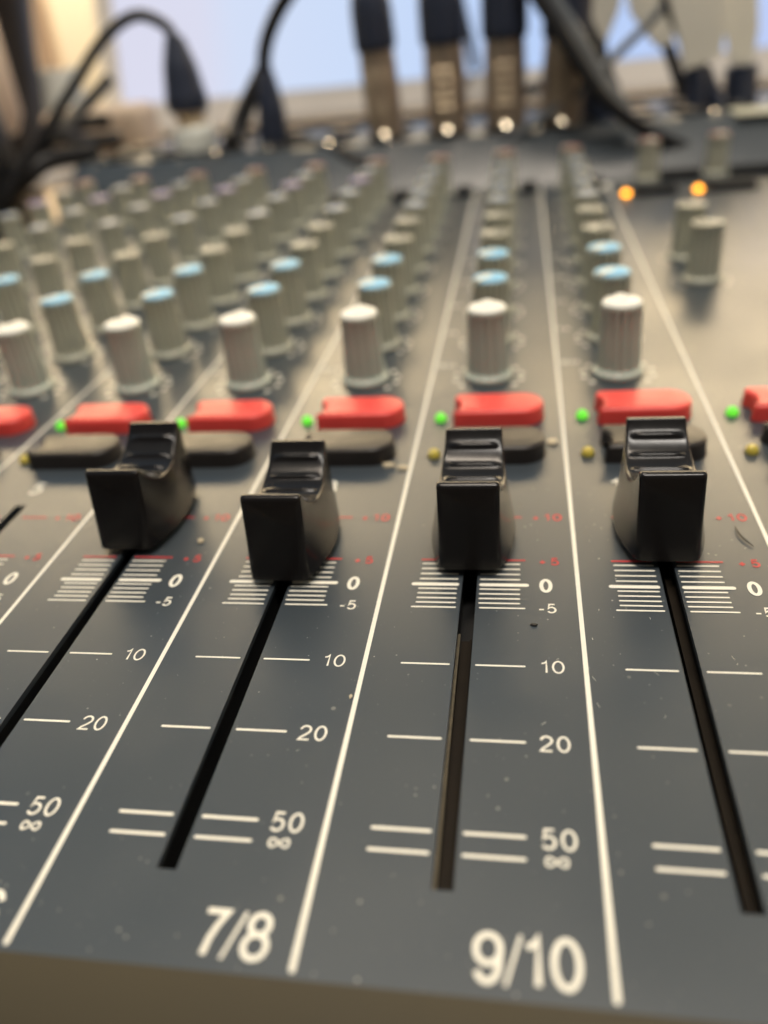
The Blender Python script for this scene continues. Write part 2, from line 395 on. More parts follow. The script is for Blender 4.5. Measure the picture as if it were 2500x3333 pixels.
TY = [45.8, 44.62, 43.43, 42.25, None, 40.1, 39.08, 38.08, 37.12]
def scale_for(c, first):
    """white scale, red scale and figures beside one fader; positions relative to the channel"""
    b = bmesh.new()
    for y in TY:
        if y is None: continue
        bar(b, -8.1, -2.82, y, .27); bar(b, .12, 5.5, y, .27)
    bar(b, -9.1, -2.62, 41.05, .66); bar(b, .05, 6.65, 41.05, .66)
    for y, t in ((36.15, .27), (25.4, .27), (13.85, .30), (2.36, .36), (0, .36)):
        bar(b, -8.62, -2.72, y, t); bar(b, .25, 6.15, y, t)
    build('scale_marking', b, 'ink', console, loc=(c * 26, 0, 0), smooth=False)
    b = bmesh.new(); bar(b, -8.35, -2.85, 46.75, .32); bar(b, .1, 6.2, 46.75, .32); bar(b, -7.3, -2.9, 57.9, .32); bar(b, 1.0, 5.7, 57.9, .32)
    lettering(b, '+', 7.95, 45.6, 1.7, .30); lettering(b, '5', 9.55, 45.6, 1.8, .30, wide=1.1)
    lettering(b, '+', 7.2, 56.9, 1.7, .30); lettering(b, '10', 8.95, 56.9, 1.9, .30, wide=1.2)
    build('red_scale_marking', b, 'redink', console, loc=(c * 26, 0, 0), smooth=False)
    b = bmesh.new()
    lettering(b, '0', 7.98, 39.5, 3.0, .52, wide=.86)
    lettering(b, '-5', 7.75, 35.25, 1.95, .27, wide=1.05, track=.10)
    lettering(b, '10', 7.85, 24.35, 2.15, .24, wide=1.12)
    lettering(b, '20', 7.55, 12.7, 2.2, .255, wide=1.05)
    lettering(b, '50', 7.45, 1.15, 2.3, .28, wide=1.05)
    lettering(b, '~', 7.65, -.72, 1.35, .30, wide=2.05)
    build('scale_figures', b, 'ink', console, loc=(c * 26, 0, 0), smooth=False)
NUM = {-5: '1', -4: '2', -3: '3', -2: '4', -1: '5', 0: '6', 1: '7/8', 2: '9/10', 3: '11/12'}
for c in CH:
    scale_for(c, None)
    b = bmesh.new(); s = NUM[c]
    h, wd = 4.45, .54
    wdt = text_width(s, h, wd, .10, .92); lettering(b, s, (10.85 - wdt + (.8 if '/' in s else 0)), -11.45, h, wd, .10, .92)
    build('channel_number', b, 'ink', console, loc=(c * 26, 0, 0), smooth=False)
    b = bmesh.new(); h, wd = 4.0, .55
    wdt = text_width(s, h, wd, .10, .95); lettering(b, s, -1.24 - wdt / 2, 65.4, h, wd, .10, .95)
    build('upper_channel_number', b, 'ink', console, loc=(c * 26, 0, 0), smooth=False)
# master fader scale (only its left end can be seen)
for s in (106.0, 132.0):
    b = bmesh.new()
    for y in (41.05, 36.15, 25.4, 13.85, 2.36, 0): bar(b, s - 7.4, s - 1.5, y, .3); bar(b, s + 1.5, s + 7.4, y, .3)
    build('scale_marking', b, 'ink', console, smooth=False)

# ---------------------------------------------------------------- fader tracks
def track(s, c):
    b = bmesh.new()
    z0 = -6.5
    P = lambda *a: b.faces.new([b.verts.new(p) for p in a])
    x0, x1 = -1.35, 1.35
    P((x0, SL0 - .3, -.8), (x0, SL1 + .3, -.8), (x0, SL1 + .3, z0), (x0, SL0 - .3, z0))
    P((x1, SL0 - .3, -.8), (x1, SL0 - .3, z0), (x1, SL1 + .3, z0), (x1, SL1 + .3, -.8))
    P((x0, SL0 - .3, -.8), (x0, SL0 - .3, z0), (x1, SL0 - .3, z0), (x1, SL0 - .3, -.8))
    P((x0, SL1 + .3, -.8), (x1, SL1 + .3, -.8), (x1, SL1 + .3, z0), (x0, SL1 + .3, z0))
    P((x0, SL0 - .3, z0), (x0, SL1 + .3, z0), (x1, SL1 + .3, z0), (x1, SL0 - .3, z0))
    o = build('fader_track', b, 'cavity', console, loc=(s, 0, 0), smooth=False)
    b = bmesh.new()
    if c == 2:
        box(b, -1.30, -.80, SL0 + .02, 33.5, -2.9, -2.2)  # strip in this slot only, coloured as its lit left wall
        r = build('track_rail', b, 'litrail', o, smooth=False)
        b = bmesh.new(); box(b, -.78, 1.30, SL0 + .02, 33.5, -4.1, -3.4); box(b, .35, .6, SL0 + .02, 33.5, -3.4, -3.1)
        build('track_floor', b, 'rail', o, smooth=False)
    else:
        box(b, .15, 1.30, SL0 + .02, SL1, -3.4, -2.7)
        build('track_rail', b, 'rail', o, smooth=False)
for c, s in zip(CH + [4, 5], slots): track(s, c)

# ---------------------------------------------------------------- fader caps
def cap_mesh():
    """saddle-shaped fader cap: boat-shaped foot, rectangular grip with cross ridges, all rims rounded"""
    b = bmesh.new()
    ZB, ZT, LEN, RE, RC = 1.3, 13.4, 20.6, .62, .42
    yf = lambda z: 2.0 * (z - ZB) / (ZT - ZB)                     # front plate leans back
    yb = lambda z: LEN - 1.2 * (z - ZB) / (ZT - ZB)
    def saddle(t):                                                # upper outline seen from the side
        e = .06
        if t < e or t > 1 - e: return ZT
        u = (t - .5) / (.5 - e)
        return 9.1 + (ZT - 9.1) * abs(u) ** 2.2
    def ridge(t):
        y = 1.9 + t * 17.6; r = 0
        for k in (-2, -1, 0, 1, 2):
            d = y - (11.2 + 2.68 * k)
            r += .34 * math.exp(-(d / (.22 if d < 0 else .40)) ** 2)
        return r if .09 < t < .91 else 0
    def base(t):
        q_ = math.sin(PI * min(max(t, 0), 1)); return 3.5 + 2.55 * (q_ ** .62 if q_ > 0 else 0)
    def hw(t, z):
        k = min(max((z - ZB) / (ZT - ZB), 0), 1)
        return (3.5 + .65 * k) if t <= 0 or t >= 1 else 4.15 + (base(t) - 4.15) * (1 - k) ** 1.25
    LT = 18.0                                                     # nominal length, for the end rounding
    td = [RE * (1 - math.cos(math.radians(a))) / LT for a in (0, 22, 45, 67, 90)]
    N = 150
    ts = td + [td[-1] + (1 - 2 * td[-1]) * i / N for i in range(1, N)] + [1 - x for x in td[::-1]]
    NS, NA = 14, 5
    rows = []
    for t in ts:
        d = min(t, 1 - t) * LT
        ins = RE - math.sqrt(max(RE * RE - (RE - d) ** 2, 0)) if d < RE else 0
        zt = saddle(t) - ins; half = []
        Y = lambda z: yf(z) + (yb(z) - yf(z)) * t
        for j in range(NS + 1):
            z = ZB + (zt - RC - ZB) * j / NS; half.append((max(hw(t, z), 3.3) - ins, z))
        w_ = half[-1][0]
        for j in range(1, NA + 1):
            a_ = math.radians(90 * j / NA); half.append((w_ - RC + RC * math.cos(a_), zt - RC + RC * math.sin(a_)))
        rz = ridge(t); m = [(.80, 0), (.74, 1), (.4, 1), (0, 1)]
        half += [(w_ * f, zt + rz * on) for f, on in m]
        full = [(x, z) for x, z in half] + [(-x, z) for x, z in half[:-1][::-1]]
        rows.append([b.verts.new((x, Y(min(z, zt)), z)) for x, z in full])
    n = len(rows[0])
    for r_a, r_b in zip(rows, rows[1:]):
        for i in range(n - 1): b.faces.new((r_a[i], r_b[i], r_b[i + 1], r_a[i + 1]))
        b.faces.new((r_a[n - 1], r_b[n - 1], r_b[0], r_a[0]))
    b.faces.new(rows[0]); b.faces.new(rows[-1][::-1])
    bmesh.ops.recalc_face_normals(b, faces=b.faces)
    return b
cap0 = build('fader', cap_mesh(), 'black', console, angle=60)
bm = bmesh.new(); box(bm, -.55, .55, 8.2, 13.0, -3.4, 1.5)
build('stem', bm, 'rail', cap0, smooth=False)
FP = {0: 47.0, 1: 39.7, 2: 42.7, 3: 45.0}
for c in (0, 1, 2, 3):
    f = cap0 if c == 0 else copy_part(cap0, console)
    f.location = Vector((cx(c), FP[c], 0)) * U

for x_, y_ in ((-1, -10.5), (-2, -9), (-3, -10.5), (-4, -10.5), (-5, -8)):
    f = copy_part(cap0, console); f.location = Vector((cx(x_), y_, 0)) * U
for x_ in (106.0, 132.0):
    f = copy_part(cap0, console); f.location = Vector((x_, -9.5, 0)) * U

# ---------------------------------------------------------------- buttons
def button_outline(x0, x1, y0, y1, r, bite=None):
    o = []
    def corner(px, py, a0, rr):
        for i in range(9):
            a = math.radians(a0 + 90 * i / 8); o.append((px + rr * math.cos(a), py + rr * math.sin(a)))
    corner(x1 - r, y0 + r, -90, r); corner(x1 - r, y1 - r, 0, r)
    corner(x0 + .9, y1 - .9, 90, .9)
    if bite:
        bx, by, br = bite
        h = math.sqrt(max(br ** 2 - (x0 - bx) ** 2, 0)); a = math.atan2(h, x0 - bx)
        for i in range(13):
            t = a - 2 * a * i / 12; o.append((bx + br * math.cos(t), by + br * math.sin(t)))
    corner(x0 + .9, y0 + .9, 180, .9)
    return o
def make_button(name, key, y0, y1, ledy, label):
    o = button_outline(-6.8, 9.6, y0, y1, 4.0, (-9.3, ledy, 3.75))
    b = bmesh.new(); n = len(o); H, RR = 3.1, .7
    nrm = []
    for i in range(n):
        a_, c_ = Vector(o[i - 1]), Vector(o[(i + 1) % n]); d_ = (c_ - a_).normalized(); nrm.append(Vector((-d_.y, d_.x)))
    rings = []
    for ins, z in [(-.12, -.6), (-.12, 0), (0, H - RR)] + [(RR * (1 - math.cos(math.radians(t))), H - RR + RR * math.sin(math.radians(t))) for t in (18, 36, 54, 72, 90)]:
        rings.append([b.verts.new((o[i][0] + nrm[i].x * ins, o[i][1] + nrm[i].y * ins, z)) for i in range(n)])
    for ra, rb_ in zip(rings, rings[1:]):
        for i in range(n): b.faces.new((ra[i], ra[(i + 1) % n], rb_[(i + 1) % n], rb_[i]))
    b.faces.new(rings[-1])
    ob = build(name, b, key, console, angle=50); ob['label'] = label
    cxm, cym = 1.4, (y0 + y1) / 2
    b = bmesh.new(); b.faces.new([b.verts.new((cxm + (x - cxm) * 1.035, cym + (y - cym) * 1.06, .02)) for x, y in o])
    build('button_gap', b, 'gap', ob, smooth=False)
    return ob
RB = make_button('mute_button', 'red', 88.9, 97.3, 92.6, 'red oblong button with one rounded end')
BB = make_button('solo_button', 'black2', 74.6, 83.2, 78.0, 'black oblong button with one rounded end')
def led_mesh(key, r=1.08, h=1.25, label=None, name='led'):
    b = bmesh.new(); prof = [(r * 1.0, -.3), (r * 1.0, .25)] + [(r * math.cos(math.radians(a)), .25 + h * math.sin(math.radians(a))) for a in (15, 30, 45, 60, 75, 88)]
    lathe(b, prof, 24)
    o = build(name, b, key, console, angle=60)
    if label: o['label'] = label
    b = bmesh.new(); lathe(b, [(r * 1.18, .015), (r * 1.0, .018)], 24, cap0=False, cap1=False); build('led_hole', b, 'gap', o, smooth=False)
    return o
LG = led_mesh('green', label='lit green indicator light beside a red button')
LY = led_mesh('yellow', label='unlit yellow indicator light beside a black button')
for i, c in enumerate(CH + [4, 5]):
    x = c * 26
    for src, (dx, y) in ((RB, (0, 0)), (BB, (0, 0)), (LG, (-9.4, 92.3)), (LY, (-9.35, 77.7))):
        o = src if i == 0 else copy_part(src, console)
        o.location = Vector((x + dx, y, 0)) * U

# ---------------------------------------------------------------- knobs
def knob_body(key, rb=4.3, rt=3.95, h=14.8, ribs=15, recess=True):
    b = bmesh.new(); n = ribs * 8
    rf = lambda a, z: (-.62 * (0.5 + .5 * math.cos(a * ribs)) ** 1.6 if 1.6 < z < h - .7 else 0)
    prof = [(4.95, .15), (5.05, .5), (4.95, 1.0), (4.5, 1.35), (rb, 1.75), (rb, 2.0), (rb + (rt - rb) * .5, h * .55), (rt, h - .9), (rt, h - .45), (rt - .15, h - .1), (rt - .45, h)]
    if recess: prof += [(rt - .75, h - .02), (rt - .85, h - .35), (.01, h - .35)]
    else: prof += [(.01, h + .01)]
    lathe(b, prof, n, rfun=rf, cap1=False)
    return build('knob', b, key, console, angle=40)
def knob_cap(parent, key, ang, style):  # coloured insert and pointer
    h = 14.8
    b = bmesh.new()
    if style == 'dome':
        lathe(b, [(3.86, h - .85), (3.9, h - .3), (3.6, h + .15), (2.6, h + .38), (.01, h + .45)], 32, cap0=False, cap1=False)
    else:
        lathe(b, [(3.0, h - .34), (2.95, h - .08), (2.4, h + .02), (.01, h + .05)], 28, cap0=False, cap1=False)
    build('cap', b, key, parent, angle=60)
    b = bmesh.new(); ca, sa = math.cos(ang), math.sin(ang); wd = .95 if style == 'dome' else .85; r1 = 3.7
    zz = h + (.62 if style == 'dome' else .16)
    pts = [(-.1, -wd), (r1, -wd * .9), (r1 + .1, 0), (r1, wd * .9), (-.1, wd)]
    for z in (zz,):
        a = [b.verts.new((x * ca - y * sa, x * sa + y * ca, z - (.25 if (x > 2 and style == 'dome') else 0))) for x, y in pts]
        bt = [b.verts.new((v.co.x, v.co.y, h - .6)) for v in a]
        b.faces.new(a)
        for i in range(5): b.faces.new((bt[i], bt[(i + 1) % 5], a[(i + 1) % 5], a[i]))
    build('pointer', b, 'pointer' if key != 'capwhite' else 'capwhite', parent, smooth=False)
def make_knob(bodykey, capkey, ang, style, label):
    k = knob_body(bodykey, recess=(style != 'dome')); k['label'] = label; knob_cap(k, capkey, ang, style); return k
A = math.radians
protos = {
    'white': make_knob('knobw', 'capwhite', A(90), 'dome', 'white-topped ribbed grey knob'),
    'light': make_knob('knob', 'caplight', A(218), 'dome', 'light-blue-topped ribbed grey knob'),
    'grey': make_knob('knob', 'capgrey', A(215), 'disc', 'plain grey ribbed knob with a dark top'),
    'dark': make_knob('knob', 'capdark', A(90), 'disc', 'slate-blue-topped ribbed grey knob'),
    'purple': make_knob('knob', 'cappurple', A(120), 'dome', 'purple-topped ribbed grey knob'),
    'red': make_knob('knob', 'capred', A(170), 'dome', 'red-topped ribbed grey knob'),
}
used = set()
def put_knob(kind, x, y, rot=0):
    o = protos[kind] if kind not in used else copy_part(protos[kind], console)
    used.add(kind); o.location = Vector((x, y, 0)) * U; o.rotation_euler[2] = rot
MONO = [('white', 112.6), ('light', 133.2), ('light', 153.8), ('grey', 174.5), ('grey', 196), ('dark', 220), ('dark', 245), ('purple', 267), ('dark', 288), ('red', 308)]
STER = [('white', 112.6), ('light', 133.0), ('light', 153.4), ('grey', 174.5), ('grey', 196), ('dark', 217.5), ('dark', 236), ('dark', 256), ('dark', 277), ('red', 305)]
for c in CH:
    for i, (k, y) in enumerate(MONO if c <= 0 else STER):
        rot = 0 if i == 0 else random.uniform(-.12, .12) if k == 'light' else random.uniform(-.5, .5)
        if k == 'light' and c == -2 and i == 1: rot = -.35
        put_knob(k, c * 26 - 1.15, y, rot)
for x, y, k in ((103.6, 172.5, 'grey'), (103.2, 194, 'grey'), (129.6, 172.5, 'grey'), (107, 310, 'red'), (133, 311, 'red')): put_knob(k, x, y, 1.9)

# printed dots and words round the knobs
for c in CH:
    b = bmesh.new()
    rows = MONO if c <= 0 else STER
    for i, (k, y) in enumerate(rows):
        x0 = -1.15
        n = 8 if i == 0 else 11
        for j in range(11):
            a = math.radians(-130 + 26 * j)
            px, py = x0 + 6.9 * math.sin(a), y + 6.9 * math.cos(a)
            if i and (y < 300 or True) and j == 5: continue
            lettering(b, random.choice('0123567') if False else '0', px - .5, py - .7, 1.5, .46, z=.055)
        if i in (0, 1, 2, 3, 4): lettering(b, ('BAL' if c > 0 else 'PAN') if i == 0 else ('FX' if i < 3 else 'AUX'), -11.9, y + 5.7, 1.9, .3, wide=1.05)
    build('knob_marking', b, 'ink', console, loc=(c * 26, 0, 0), smooth=False)
for x, y in ((103.6, 172.5), (103.2, 194), (129.6, 172.5)):
    b = bmesh.new()
    for j in range(11):
        a = math.radians(-130 + 26 * j); lettering(b, '0', x + 6.9 * math.sin(a) - .4, y + 6.9 * math.cos(a) - .6, 1.35, .34)
    build('knob_marking', b, 'ink', console, smooth=False)

# small push buttons near the top of the strips, and the two lit orange lights of the master section
def push(x0, x1, y0, y1, h, key, src=None):
    b = bmesh.new(); box(b, x0, x1, y0, y1, -.2, h)
    bmesh.ops.bevel(b, geom=[e for e in b.edges if all(v.co.z > h - .1 for v in e.verts)], offset=.4, segments=2, affect='EDGES')
    return build('push_button', b, key, console)
for c in CH: push(c * 26 + 5.0, c * 26 + 11.5, 300, 308, 3.0, 'gap')
for x in (96.2, 122.0):
    o = led_mesh('orange', r=1.35, h=1.3, label='lit orange indicator light left of a black slot button') if x < 100 else copy_part(o, console)
    o.location = Vector((x, 283.5, 0)) * U
push(98.8, 114.0, 279.5, 286.5, 2.6, 'gap'); push(124.6, 141.5, 279.5, 286.5, 2.6, 'gap')
push(111.5, 126.5, 304, 311.5, 3.2, 'gap'); push(138, 156, 304, 311, 3.2, 'gap')
bm = bmesh.new(); lathe(bm, [(2.2, 0), (2.2, .5), (1.6, 1.0), (.01, 1.15)], 20, cap1=False); build('white_stud', bm, 'capwhite', console, loc=(90.2, 300.5, 0))
bm = bmesh.new(); box(bm, 143, 200, 330, 352, 18.0, 18.6); build('paper_label', bm, 'paper', console, bevel=.2)

# sockets on the connector panel
def glint(b, r, rc, pos, tilt=35):  # dome shaped and tilted to send a lamp glint to the camera
    """shallow polished dome (radius of curvature rc) whose axis leans towards the operator"""
    prof = [(r, -1.2)] + [(rc * math.sin(t), rc * math.cos(t) - rc * math.cos(math.asin(r / rc))) for t in [math.asin(r / rc) * (1 - i / 5) for i in range(6)]]
    prof[-1] = (.01, prof[-1][1])
    lathe(b, prof, 24, cap1=False)
    bmesh.ops.rotate(b, verts=b.verts, matrix=Matrix.Rotation(math.radians(tilt), 3, 'X')); bmesh.ops.translate(b, verts=b.verts, vec=pos)
def xlr_socket():
    b = bmesh.new(); lathe(b, [(10.6, .0), (10.6, 1.4), (9.9, 1.9), (8.0, 1.9), (7.9, .3), (.01, .3)], 36, cap1=False)
    o = build('xlr_socket', b, 'socket', console)
    b = bmesh.new(); glint(b, 1.6, 6.0, (0, -11.0, 1.7), 40); build('latch_glint', b, 'chrome', o)
    return o
xs_ = None
for c in CH:
    if xs_ is None: xs_ = xlr_socket(); o = xs_
    else: o = copy_part(xs_, console)
    o.location = Vector((cx(c), 347, 18)) * U; o.rotation_euler = (random.uniform(-.02, .02), 0, random.uniform(-.25, .25))
def jack_socket():
    b = bmesh.new(); lathe(b, [(7.2, .0), (7.2, 1.5), (6.6, 2.2), (3.4, 2.2), (3.3, .3), (.01, .3)], 28, cap1=False)
    o = build('jack_socket', b, 'socket', console)
    b = bmesh.new(); lathe(b, [(4.9, 2.1), (4.9, 2.9), (3.5, 3.1), (3.4, 2.0)], 6, cap0=False, cap1=False); build('nut', b, 'brass', o, angle=20)
    return o
js = None
for x, y in [(cx(c), 378) for c in CH] + [(108, 350), (128.5, 350), (150, 362), (108, 378), (128.5, 380), (172, 362)]:
    if js is None: js = jack_socket(); o = js
    else: o = copy_part(js, console)
    o.location = Vector((x, y, 18)) * U

# ================================================================== CABLES AND PLUGS
def sweep(name, P, R, key, parent, n=16, sub=8, **kw):
    b = bmesh.new(); tube(b, P, R, n, sub); return build(name, b, key, parent, **kw)
def xlr_cable(x, y, label, lean=(0, 0), cord=None, gold='gun', ribs=14, boot=46, body=44, k=1.0):
    root = empty('microphone_cable', label, 'cable', 'plugs and cables standing in the rear sockets', loc=(x, y, 18))
    d = Vector((lean[0], lean[1], 1)); P = lambda h: d * h
    o = sweep('plug_shell', [P(1.0), P(3), P(8), P(body * .6), P(body - 2), P(body)], [7.6 * k, 7.9 * k, 7.9 * k, 8.1 * k, 7.7 * k, 6.9 * k], gold, root, 28, 3, angle=50)
    b = bmesh.new()
    side = Vector((1, 0, 0)); fr = Vector((0, -1, 0))
    for i in range(ribs):                                   # ribbed grip facing the operator
        h = body * .32 + i * body * .5 / ribs; c = P(h) + fr * 7.2 * k
        tube(b, [c - side * 2.9 * k, c, c + side * 2.9 * k], min(.95, body * .5 / ribs * .42), 12, 2)
    build('grip', b, 'brass', o, smooth=False)
    b = bmesh.new(); glint(b, 1.9, 6, P(4) + fr * 8.2 * k, 41)
    build('release_latch_glint', b, 'chrome', o)
    sweep('boot', [P(body - 1), P(body + 2), P(body + boot * .5), P(body + boot * .72), P(body + boot)], [8.3 * k, 8.9 * k, 8.7 * k, 8.0 * k, 4.4 * k], 'rubber', root, 24, 4, angle=60)
    if cord is None: cord = [P(body + boot - 2), P(body + boot + 30) + Vector((2, 4, 0)), P(body + boot + 80) + Vector((10, 30, -5)), P(body + boot + 90) + Vector((20, 120, -50)), Vector((30, 240, 0)), Vector((35, 300, -60))]
    else: cord = [P(body + boot - 2)] + [c - Vector((x, y, 18)) for c in cord]
    sweep('cord', cord, 3.1 * k, 'cable', root, 14)
    return root
xlr_cable(cx(0), 342, 'leftmost of the four upright metal plugs, with a long bright ribbed grip', (-.045, -.02), ribs=14, k=.98, boot=26, body=36)
xlr_cable(cx(1) + 1.5, 342, 'microphone cable with upright metal plug, second from the left of the row of four', (-.02, -.02), ribs=5, boot=28, body=36, k=1.08)
xlr_cable(cx(2), 342, 'microphone cable with upright metal plug, third from the left of the row of four', (.0, -.02), ribs=5, boot=30, body=36, k=1.08)
xlr_cable(cx(3) - 3, 342, 'microphone cable with upright metal plug behind the thick black crossing cable, rightmost of four', (.05, -.02), ribs=14, boot=30, body=34, k=1.1)

# left plug with its pale knurled collar and a cable arching to the left
base = Vector((-104, 345, 18))
root = empty('microphone_cable', 'black cable arching left before the screen from a plug with pale knurled collar', 'cable', 'plugs and cables standing in the rear sockets', loc=base)
rel = lambda p: p - base
p0, p1, p2, p3 = at(425, 325, Y=350), at(418, 262, Y=350), at(404, 230, Y=350), at(375, 78, Y=350)
sweep('plug_shell', [rel(p0), rel(p1), rel(p2)], [7.6, 7.0, 7.2], 'brass', root, 24, 4)
b = bmesh.new(); tube(b, [rel(at(425, 322, Y=350)), rel(at(420, 285, Y=350)), rel(at(417, 272, Y=350))], [9.6, 9.4, 8.2], 36, 4)
build('knurled_collar', b, 'white', root, smooth=False)
sweep('boot', [rel(at(408, 240, Y=350)), rel(at(402, 210, Y=350)), rel(at(388, 140, Y=350)), rel(p3)], [9.2, 9.6, 7.4, 4.0], 'rubber', root, 24)
sweep('cord', [rel(at(x, y, Y=Y)) for x, y, Y in ((376, 84, 350), (362, 60, 350), (335, 42, 348), (300, 33, 345), (262, 48, 342), (215, 95, 338), (172, 165, 334), (130, 235, 330), (95, 295, 326), (62, 345, 322), (30, 400, 318))], 2.5, 'cable', root, 16)

# middle black jack plug with two cords
base = Vector((-55, 352, 18))
root = empty('instrument_cable', 'slim black plug with cord rising to the upper middle of the screen', 'cable', 'plugs and cables standing in the rear sockets', loc=base)
sweep('plug_shell', [rel(at(x, y, Y=352)) for x, y in ((592, 318), (590, 290), (586, 240), (578, 190), (572, 150))], [6.6, 6.8, 6.4, 5.0, 3.4], 'rubber', root, 22)
sweep('cord', [rel(at(x, y, Y=352)) for x, y in ((572, 160), (570, 125), (578, 80), (598, 30), (622, -10), (660, -60))], 3.2, 'cable', root)
root = empty('instrument_cable', 'black cord slanting down left beside the slim middle plug', 'cable', 'plugs and cables standing in the rear sockets', loc=base)
sweep('cord', [rel(at(x, y, Y=Y)) for x, y, Y in ((566, 150, 362), (548, 195, 360), (528, 240, 357), (510, 290, 352), (500, 312, 346))], [3.2, 4.0, 4.2, 4.4, 4.6], 'cable', root)
root = empty('patch_cable', 'black cable lying low to the right behind the knobs from the slim middle plug', 'cable', None, loc=base)
sweep('cord', [rel(at(x, y, Y=Y)) for x, y, Y in ((592, 296, 356), (640, 306, 352), (690, 318, 342), (740, 336, 333), (785, 356, 328), (840, 372, 327), (900, 385, 327))], [4.5, 3.6, 3.2, 3.2, 3.2, 3.0, 3.0], 'cable', root)

# right hand cables
root = empty('multicore_cable', 'thick black cable crossing the rightmost metal plug and running to the right edge', 'cable', None, loc=(110, 330, 18)); base = Vector((110, 330, 18))
sweep('cord', [rel(at(x, y, Y=Y)) for x, y, Y in ((1130, -60, 330), (1165, 0, 328), (1205, 60, 326), (1245, 125, 324), (1290, 195, 322), (1340, 245, 322), (1400, 285, 324), (1465, 315, 326), (1530, 338, 328), (1600, 352, 330), (1700, 362, 330))], [2.9] * 11, 'cable', root)
sweep('second_cord', [rel(at(x, y, Y=Y)) for x, y, Y in ((1160, -60, 334), (1195, 0, 333), (1230, 55, 331), (1262, 110, 329), (1300, 180, 328), (1350, 236, 328))], 3.2, 'greycable', root)
root = empty('instrument_cable', 'black block-shaped plug just right of the rightmost metal plug, cord running up', 'cable', None, loc=(95, 360, 18)); base = Vector((95, 360, 18))
sweep('plug_shell', [rel(at(x, y, Y=352)) for x, y in ((1306, 250), (1300, 225), (1296, 190), (1292, 165))], [8.6, 8.8, 8.0, 6.5], 'rubber', root, 20)
sweep('cord', [rel(at(x, y, Y=352)) for x, y in ((1318, 240), (1312, 185), (1298, 130), (1280, 85), (1262, 40), (1250, -30))], [4.5, 4.2, 3.6, 3.2, 3.2, 3.2], 'cable', root)
root = empty('thin_cable', 'thin grey cable slanting down left across the screen to behind the metal plugs', 'cable', None, loc=(95, 345, 18)); base = Vector((95, 345, 18))
sweep('cord', [rel(at(x, y, Y=Y)) for x, y, Y in ((1475, -45, 352), (1442, 0, 350), (1400, 50, 348), (1345, 105, 344), (1290, 155, 340), (1240, 205, 336), (1180, 248, 334), (1120, 290, 332), (1070, 318, 331))], 1.9, 'greycable', root)
root = empty('thin_cable', 'thin black cable drooping behind the two rightmost metal plugs', 'cable', None, loc=(70, 380, 18)); base = Vector((70, 380, 18))
sweep('cord', [rel(at(x, y, Y=390)) for x, y in ((1080, 225), (1120, 203), (1160, 188), (1200, 180), (1245, 184))], 2.4, 'cable', root)

def flag(root, pts, Y, base, t=2.0):
    """a strip of tape folded round the cord: outline given as seen, real thickness"""
    b = bmesh.new(); a = [b.verts.new(at(x, y, Y=Y) - base) for x, y in pts]; c = [b.verts.new(at(x, y, Y=Y) - base + Vector((0, t, 0))) for x, y in pts]; n = len(a)
    b.faces.new(a); b.faces.new(c[::-1])
    for i in range(n): b.faces.new((a[i], c[i], c[(i + 1) % n], a[(i + 1) % n]))
    bmesh.ops.recalc_face_normals(b, faces=b.faces)
    return build('tape_flag', b, 'tape', root, smooth=False, bevel=.7)
def taped(label, base, shell, cord, flags, sr=5.8):
    base = Vector(base); root = empty('labelled_cable', label, 'cable', 'cables with cream tape flags', loc=base)
    sweep('plug_shell', [at(x, y, Y=base.y) - base for x, y in shell], sr, 'rubber', root, 20)
    b = bmesh.new(); lathe(b, [(3.2, -1), (3.2, 4), (2.4, 5)], 18); o = build('ferrule', b, 'chrome', root, loc=at(shell[0][0], shell[0][1] + 6, Y=base.y) - base)
    b = bmesh.new(); glint(b, 2.6, 9, Vector((0, -4.2, 1)), 41); build('collar', b, 'chrome', o)  # dome added to the ferrule for its bright glint
    sweep('cord', [at(x, y, Y=base.y) - base for x, y in cord], 2.8, 'cable', root)
    for pts, dy in flags: flag(root, pts, base.y - 4 + dy, base)
taped('pair-side jack cable wearing a broad cream tape flag, left of the last upright black plug', (128.5, 350, 18), [(1499, 236), (1500, 210), (1502, 176), (1498, 150)],
      [(1499, 160), (1488, 110), (1470, 60), (1446, 10), (1430, -50)], [([(1440, -20), (1565, -20), (1568, 70), (1558, 118), (1520, 140), (1478, 152), (1466, 90)], 0)], 4.4)
taped('slanting black plug behind the broad cream tape flag', (138, 356, 18), [(1545, 236), (1534, 205), (1524, 180), (1515, 150)], [(1516, 156), (1505, 100), (1500, 40), (1500, -40)], [], 4.2)
taped('stout black plug with narrow upright cream tape sleeve, nearest the right edge', (150, 362, 18), [(1600, 232), (1600, 205), (1601, 175), (1602, 140)], [(1602, 146), (1602, 60), (1602, -40)],
      [([(1563, -20), (1638, -20), (1640, 60), (1626, 142), (1578, 142), (1566, 60)], 0)], 6.6)
base = Vector((112, 372, 18)); root = empty('labelled_cable', 'cable with pointed cream tape flag beside the rightmost metal plug', 'cable', 'cables with cream tape flags', loc=base)
sweep('cord', [at(x, y, Y=372) - base for x, y in ((1300, 215), (1296, 150), (1298, 80), (1302, -40))], 2.8, 'cable', root)
flag(root, [(1268, -20), (1345, -20), (1338, 20), (1315, 78), (1288, 118), (1270, 105)], 366, base)
base = Vector((125, 380, 18)); root = empty('labelled_cable', 'cable with rounded cream tape flag hanging between the pointed and the broad flags', 'cable', 'cables with cream tape flags', loc=base)
sweep('cord', [at(x, y, Y=380) - base for x, y in ((1480, 215), (1450, 120), (1420, 40), (1400, -40))], 2.8, 'cable', root)
flag(root, [(1352, -20), (1450, -20), (1462, 60), (1450, 98), (1420, 104), (1392, 70), (1362, 30)], 374, base)

